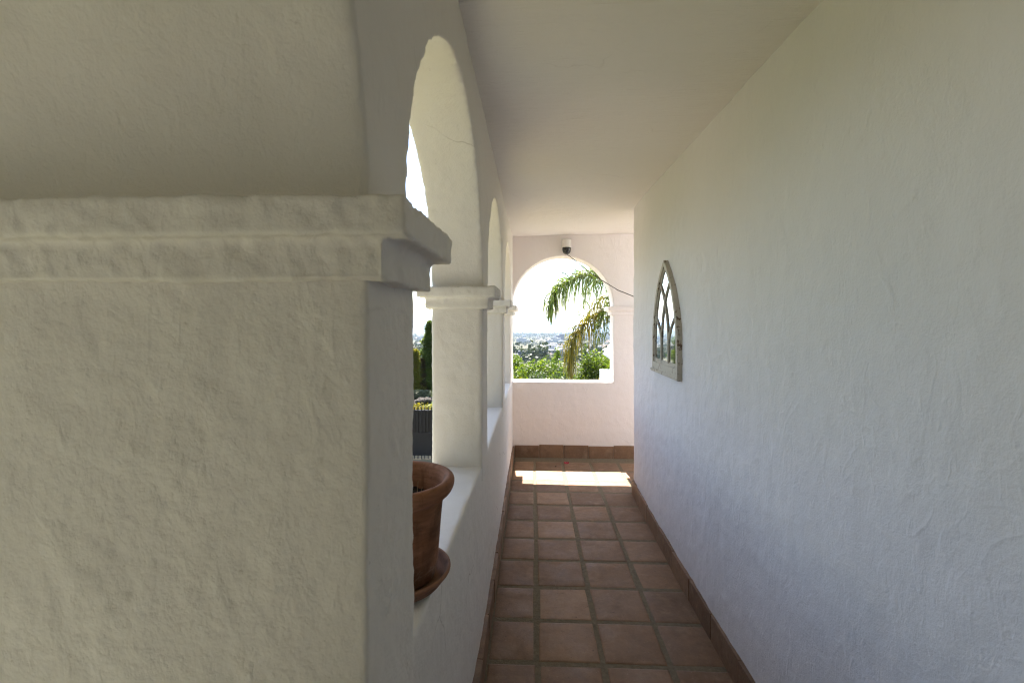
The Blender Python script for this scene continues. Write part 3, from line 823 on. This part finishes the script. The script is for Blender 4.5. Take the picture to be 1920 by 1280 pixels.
# ------------------------------------------------------------------ gate and the garden beyond it
ga = empty('driveway_gate', (-4.6, 17, gz)); GO = (-4.6, 17, gz)
tag(ga, 'dark anthracite steel driveway gate with picket top, seen beyond the flower pot', 'gate')
gt, gb = at(790, 768, 17).z, at(790, 853, 17).z
x0, x1 = -7.2, -2.6
bm = bmesh.new(); box(bm, x0, x1, 16.97, 17.03, gb, gb+.06); box(bm, x0, x1, 16.97, 17.03, gt-.06, gt); zr = lerp(gb, gt, .44); box(bm, x0, x1, 16.965, 17.035, zr, zr+.10)
box(bm, x0, x0+.08, 16.96, 17.04, gb, gt+.01); box(bm, x1-.08, x1, 16.96, 17.04, gb, gt+.01)
obj('gate_frame', bm, M['steel'], ga, off=GO)
bm = bmesh.new(); box(bm, x0+.05, x1-.05, 16.99, 17.005, gb+.05, zr+.02); obj('lower_panel', bm, M['steel'], ga, off=GO)
bm = bmesh.new(); box(bm, x0+.05, x1-.05, 17.0, 17.012, zr+.08, gt-.02); obj('upper_panel', bm, M['steel'], ga, off=GO)
nb = int((x1-x0)/.125)
for k in range(1, nb):
    x = x0 + (x1-x0)*k/nb; bm = bmesh.new()
    box(bm, x-.022, x+.022, 16.962, 16.998, zr+.09, gt-.05)
    box(bm, x-.018, x+.018, 16.985, 17.015, gt-.01, gt+.085); 
    v = [bm.verts.new(c_) for c_ in ((x-.018, 16.985, gt+.0845), (x+.018, 16.985, gt+.0845), (x+.018, 17.015, gt+.0845), (x-.018, 17.015, gt+.0845), (x, 17.0, gt+.12))]
    for t_ in ((0, 1, 4), (1, 2, 4), (2, 3, 4), (3, 0, 4)): bm.faces.new([v[i] for i in t_])
    obj('picket', bm, M['steel'], ga, off=GO)
    bm = bmesh.new(); box(bm, x-.012, x+.012, 16.985, 17.015, gb-.13, gb+.01); obj('lower_bar', bm, M['steel'], ga, off=GO)
bm = bmesh.new(); box(bm, x0, x1, 16.975, 17.025, gb-.16, gb-.125); obj('bottom_rail', bm, M['steel'], ga, off=GO)
q = np.random.default_rng(31)
def clump(name, label, cat, base, blobs, m, n, size, group=None, aspect=.5, up=.35, trunk=True):
    root = empty(name, base); tag(root, label, cat, group)
    V, F = leaves(blob_points(n, blobs, q)-np.array(base), size, q, aspect, up); npmesh('foliage', V, F, m, root)
    bm = bmesh.new(); b3 = Vector(base); top = Vector(blobs[0][0])
    tube(bm, [b3, b3.lerp(top, .5), top], [.05, .04, .02], 6)
    for k in range(min(4, len(blobs))):
        t_ = Vector(blobs[k][0]); tube(bm, [b3+Vector((0, 0, .1)), b3.lerp(t_, .5), t_], [.03, .02, .01], 5)
    obj('stem', bm, M['bark'], root, False, base)
    return root
bl = []
for k in range(22):
    x = -6.8 + 4.0*k/21; bl.append((np.array((x, 18.1 + q.uniform(-.15, .15), gt - .45 + q.uniform(-.06, .06))), np.array((.32, .3, .46))))
clump('flowering_hedge', 'bright yellow hedge showing between the pickets behind the dark gate', 'hedge', (-4.8, 18.1, gz), bl, M['leaf_yellow'], 16000, .07)
def cypress(name, label, px, d, ytop, ybase, w, m, n, seed):
    b_ = at(px, ybase, d); t_ = at(px, ytop, d); b_.z = ground(b_.x, d)
    h = t_.z - b_.z; qq = np.random.default_rng(seed)
    root = empty(name, b_); tag(root, label, 'conifer', 'conifers beyond the gate')
    s = qq.random(n)**.8; prof_ = w*(np.minimum(1, s*7+.25))*(1-s)**.75*(.75+.25*np.sin(s*34+qq.random(n)*2))
    a = qq.random(n)*6.283; rr = prof_*qq.random(n)**.35
    lob = 1 + .30*np.sin(a*5+s*9) + .25*np.sin(a*3-s*23) + .35*(qq.random(n)-.4)
    P_ = np.stack([rr*lob*np.cos(a), rr*lob*np.sin(a), s*h*.97+.05], 1)
    V, F = leaves(P_, .20, qq, .20, .8); npmesh('foliage', V, F, m, root)
    bm = bmesh.new(); tube(bm, [b_, b_+Vector((0, 0, h*.9))], [.07, .01], 7); obj('trunk', bm, M['bark'], root, False, b_)
cypress('conifer', 'tall dark green conifer standing left of the second pillar beyond the gate', 806, 25.5, 603, 738, .95, M['cypress'], 15000, 2)
cypress('conifer', 'low golden yellow conifer to the left of the tall dark one', 779, 24.6, 658, 735, .42, M['cypress_gold'], 9000, 3)
cypress('conifer', 'bushy mid green conifer just behind the near pillar edge', 766, 26.0, 655, 738, .55, M['cypress'], 9000, 4)
cypress('conifer', 'short reddish brown tipped conifer between the golden and the dark one', 790, 24.9, 676, 736, .33, leafmat('conifer_bronze', [(.05,.035,.018), (.09,.055,.025), (.04,.05,.018)], .2), 7000, 5)
for k, (px, py, s) in enumerate(((776, 741, .16), (783, 738, .22), (790, 735, .26), (797, 738, .22), (803, 736, .2), (787, 742, .14), (796, 743, .13), (770, 739, .2), (809, 740, .18))):
    d = 22.7 + .12*k; pt = at(px, py, d); bm = bmesh.new(); bmesh.ops.create_icosphere(bm, subdivisions=3, radius=s)
    for v in bm.verts:
        n_ = mnoise.noise(v.co*5 + Vector((k*7, 0, 0))); v.co *= 1 + .45*n_; v.co.z *= .75
    o = obj('rock', bm, M['rock']); o.location = (pt.x, d, ground(pt.x, d)+s*.45); o.rotation_euler = (0, 0, k)
    tag(o, 'pinkish garden rock in the row at the foot of the conifers', 'rock', 'rocks edging the planting beyond the gate')
bl = [(np.array((*at(784+6*k, 722, 23.6).xy, ground(at(784+6*k, 722, 23.6).x, 23.6)+.35)), np.array((.28, .2, .22))) for k in range(-2, 4)]
clump('pale_shrub', 'low shrub with pale leaves behind the garden rocks', 'shrub', (bl[0][0][0], 23.6, float(bl[0][0][2])-.4), bl, leafmat('pale_leaf', [(.06,.08,.03), (.20,.20,.13), (.035,.05,.02)], .2), 3000, .07)

# ------------------------------------------------------------------ the town on the slope
def surf(px, py):
    """march a sight line down to the terrain"""
    r_ = ray(px, py); r_ = r_/r_.y; d = 150.
    while d < 3800:
        if 1.6 + r_.z*d < ground(r_.x*d, d): return Vector((r_.x*d, d, ground(r_.x*d, d)))
        d *= 1.012
    return None
def house_mesh(w, l, h, roof, mats, seed):
    bm = bmesh.new(); q = random.Random(seed)
    box(bm, -w/2, w/2, -l/2, l/2, -4, h, 0)
    if roof == 'hip':
        e = .5; rr = w*.22
        v = [bm.verts.new(c_) for c_ in ((-w/2-e, -l/2-e, h+.02), (w/2+e, -l/2-e, h+.02), (w/2+e, l/2+e, h+.02), (-w/2-e, l/2+e, h+.02), (-w/2+rr+1, 0, h+rr), (w/2-rr-1, 0, h+rr))]
        for t_ in ((0, 1, 5, 4), (1, 2, 5), (2, 3, 4, 5), (3, 0, 4), (3, 2, 1, 0)): bm.faces.new([v[i] for i in t_]).material_index = 1
    else:
        box(bm, -w/2-.2, w/2+.2, -l/2-.2, l/2+.2, h-.01, h+.5, 1 if q.random() < .3 else 0); box(bm, -w*.2, w*.15, -l*.2, l*.2, h+.49, h+2.6, 0)
    nf = max(1, int(h//3)); nw = max(2, int(w//3))
    for fl_ in range(nf):
        for k in range(nw):
            x = -w/2 + w*(k+.5)/nw; z = fl_*3 + .9
            box(bm, x-.6, x+.6, -l/2-.06, -l/2+.05, z, z+1.5, 2)
    bmesh.ops.recalc_face_normals(bm, faces=bm.faces)
    me = bpy.data.meshes.new('house'); bm.to_mesh(me); bm.free()
    for m in mats: me.materials.append(m)
    return me
kinds = [
 (house_mesh(12, 9, 6.2, 'hip', (M['house_white'], M['roof_tile'], M['window_dark']), 1), 'far white villa with red tiled hip roof on the hazy town slope', 'white villas with tiled roofs'),
 (house_mesh(16, 10, 6.2, 'flat', (M['house_white'], M['roof_grey'], M['window_dark']), 2), 'far white flat roofed villa on the hazy town slope', 'white flat roofed villas'),
 (house_mesh(11, 9, 5.8, 'hip', (M['house_cream'], M['roof_tile'], M['window_dark']), 3), 'far cream house with tiled roof on the hazy town slope', 'cream houses in the town'),
 (house_mesh(30, 13, 12.5, 'flat', (M['house_white'], M['roof_grey'], M['window_dark']), 4), 'far white apartment block of four storeys in the hazy town', 'white apartment blocks'),
 (house_mesh(14, 10, 6.2, 'hip', (M['house_pink'], M['roof_tile'], M['window_dark']), 5), 'far pink walled house with tiled roof on the hazy town slope', 'pink houses in the town'),
]
q = random.Random(77); placed = []
spots = []
for k in range(900):
    if k % 5 == 0: spots.append((q.uniform(768, 812), q.uniform(631, 668)))
    else: spots.append((q.uniform(955, 1150), 630 + 50*q.random()**1.25))
cnt = 0
for px, py in spots:
    if cnt >= 125: break
    pt = surf(px, py)
    if pt is None: continue
    sep = 14 + pt.y*.012
    if any((pt-o_).length < sep for o_ in placed): continue
    if 955 < px < 1012 and py > 643: continue
    placed.append(pt)
    r_ = q.random()
    k = 3 if (pt.y > 1000 and r_ < .4) else (0 if r_ < .35 else 1 if r_ < .75 else 2 if r_ < .9 else 4)
    me, lab, grp = kinds[k]
    nm = 'apartment_block' if k == 3 else 'villa'
    o = link(bpy.data.objects.new(nm, me)); o.location = pt; o.rotation_euler = (0, 0, q.choice((0, math.pi/2, 0)) + q.uniform(-.4, .4)); s = q.uniform(.8, 1.25); o.scale = (s, s, s*q.uniform(.9, 1.2))
    tag(o, lab, 'apartment block' if k == 3 else 'house', grp); cnt += 1
# grey roofed sheds nearest the garden
for k, (px, py, w) in enumerate(((985, 678, 26), (1008, 675, 24), (1024, 668, 14))):
    pt = surf(px, py)
    if pt is None: continue
    me = house_mesh(w*pt.y/330, 12, 4.5, 'flat', (M['house_white'] if k else M['roof_grey'], M['roof_grey'], M['window_dark']), 20+k)
    o = link(bpy.data.objects.new('low_building', me)); o.location = pt
    tag(o, ('long grey flat roofed building lowest on the slope, nearest the left jamb', 'white walled grey roofed building low on the slope, right of the long grey one', 'small white building above the low grey roofed ones')[k], 'building')
# tower block
pt = surf(1050, 640)
tw = empty('tower_block', pt); tag(tw, 'tall grey tower block breaking the skyline left of the palm frond', 'tower block')
h = 1.6 - pt.y*.030 - pt.z; w = 15*pt.y/867/2
bm = bmesh.new(); box(bm, pt.x-w*.15, pt.x+w, pt.y-8, pt.y+8, pt.z-4, pt.z+h); box(bm, pt.x-w, pt.x-w*.15, pt.y-7, pt.y+9, pt.z-4, pt.z+h*.82)
obj('tower', bm, M['tower'], tw, off=pt)
bm = bmesh.new()
for fl_ in range(int(h//3.2)):
    box(bm, pt.x-w*.05, pt.x+w*.9, pt.y-8.3, pt.y-7.9, pt.z+fl_*3.2+1, pt.z+fl_*3.2+2.3)
obj('window_band', bm, M['window_dark'], tw, off=pt)
# trees through the town: one wooded mass
qn = np.random.default_rng(5); P_ = []; S_ = []
for k in range(1500):
    px, py = (qn.uniform(950, 1155), qn.uniform(626.8, 632)) if k >= 1150 else (qn.uniform(762, 815), qn.uniform(629, 672)) if k % 5 == 0 else (qn.uniform(950, 1155), 628 + 54*qn.random()**1.9)
    if 966 < px < 1006 and 650 < py < 674: continue
    pt = surf(px, py)
    if pt is None: continue
    rr = qn.uniform(2.2, 4.6)*(1 + max(0, pt.y-1500)/1500); tall = qn.uniform(.8, 1.7)
    n = 46; d = qn.normal(size=(n, 3)); d /= np.linalg.norm(d, axis=1)[:, None]
    P_.append(np.array(pt) + np.array((0, 0, rr*tall*.8)) + d*np.array((rr, rr, rr*tall))*(qn.random(n)**.4)[:, None]); S_.append(np.full(n, rr*.55))
P_ = np.concatenate(P_); S_ = np.concatenate(S_)
V, F = leaves(P_, S_, qn, .8, .2)
tag(npmesh('town_woodland', V, F, M['far_leaf']), 'dark bluish trees scattered all through the hazy town below', 'woodland', kind='stuff')

# ------------------------------------------------------------------ air
HAZE = True
if HAZE:
    bm = bmesh.new(); box(bm, -20000, 20000, -20000, 20000, -128, 80)
    hz = bmesh.ops.recalc_face_normals(bm, faces=bm.faces)
    m = bpy.data.materials.new('haze'); m.use_nodes = True; nt = m.node_tree; nt.nodes.clear()
    out = nt.nodes.new('ShaderNodeOutputMaterial'); pv = nt.nodes.new('ShaderNodeVolumePrincipled')
    pv.inputs['Color'].default_value = (.62, .77, 1.0, 1); pv.inputs['Density'].default_value = .00006; pv.inputs['Anisotropy'].default_value = .3
    nt.links.new(pv.outputs[0], out.inputs['Volume'])
    h_ = obj('haze', bm, m); tag(h_, 'pale summer haze over the valley', 'haze', kind='stuff')

# ------------------------------------------------------------------ light
SUN_D = Vector((-.076, 1.0, 1.75)).normalized()
elev = math.asin(SUN_D.z); az = math.atan2(SUN_D.x, SUN_D.y)
w = bpy.data.worlds.new('World'); scene.world = w; w.use_nodes = True
nt = w.node_tree; bg = nt.nodes['Background']
sky = nt.nodes.new('ShaderNodeTexSky'); sky.sky_type = 'NISHITA'; sky.sun_disc = False; sky.sun_elevation = elev; sky.sun_rotation = az
sky.altitude = 120; sky.air_density = 1.0; sky.dust_density = 1.1; sky.ozone_density = 1.0
nt.links.new(sky.outputs[0], bg.inputs[0]); bg.inputs[1].default_value = .08
ld = bpy.data.lights.new('sun', 'SUN'); ld.energy = 5.0; ld.angle = R(.5); ld.color = (1, .95, .87)
lo = link(bpy.data.objects.new('sun', ld)); lo.rotation_euler = (-SUN_D).to_track_quat('-Z', 'Y').to_euler()
lo.location = SUN_D*50

# ------------------------------------------------------------------ camera
cd = bpy.data.cameras.new('camera'); cam = link(bpy.data.objects.new('camera', cd)); scene.camera = cam
cam.location = (0, 0, 1.6); cam.rotation_euler = (R(90), 0, th_)
cd.sensor_fit = 'HORIZONTAL'; cd.sensor_width = 36; cd.lens = f_/1920*36; cd.shift_y = -40/1920
cd.clip_start = .02; cd.clip_end = 60000
cd.dof.use_dof = True; cd.dof.focus_distance = 4.2; cd.dof.aperture_fstop = 7.0

vs_ = scene.view_settings; vs_.view_transform = 'Standard'; vs_.look = 'None'; vs_.exposure = 2.55; vs_.gamma = 1; vs_.use_curve_mapping = False
cy = scene.cycles
cy.filter_width = 1.15; cy.use_denoising = True; cy.max_bounces = 14; cy.diffuse_bounces = 6; cy.glossy_bounces = 4; cy.volume_bounces = 1; cy.transparent_max_bounces = 8
cy.sample_clamp_indirect = 8; cy.caustics_reflective = False
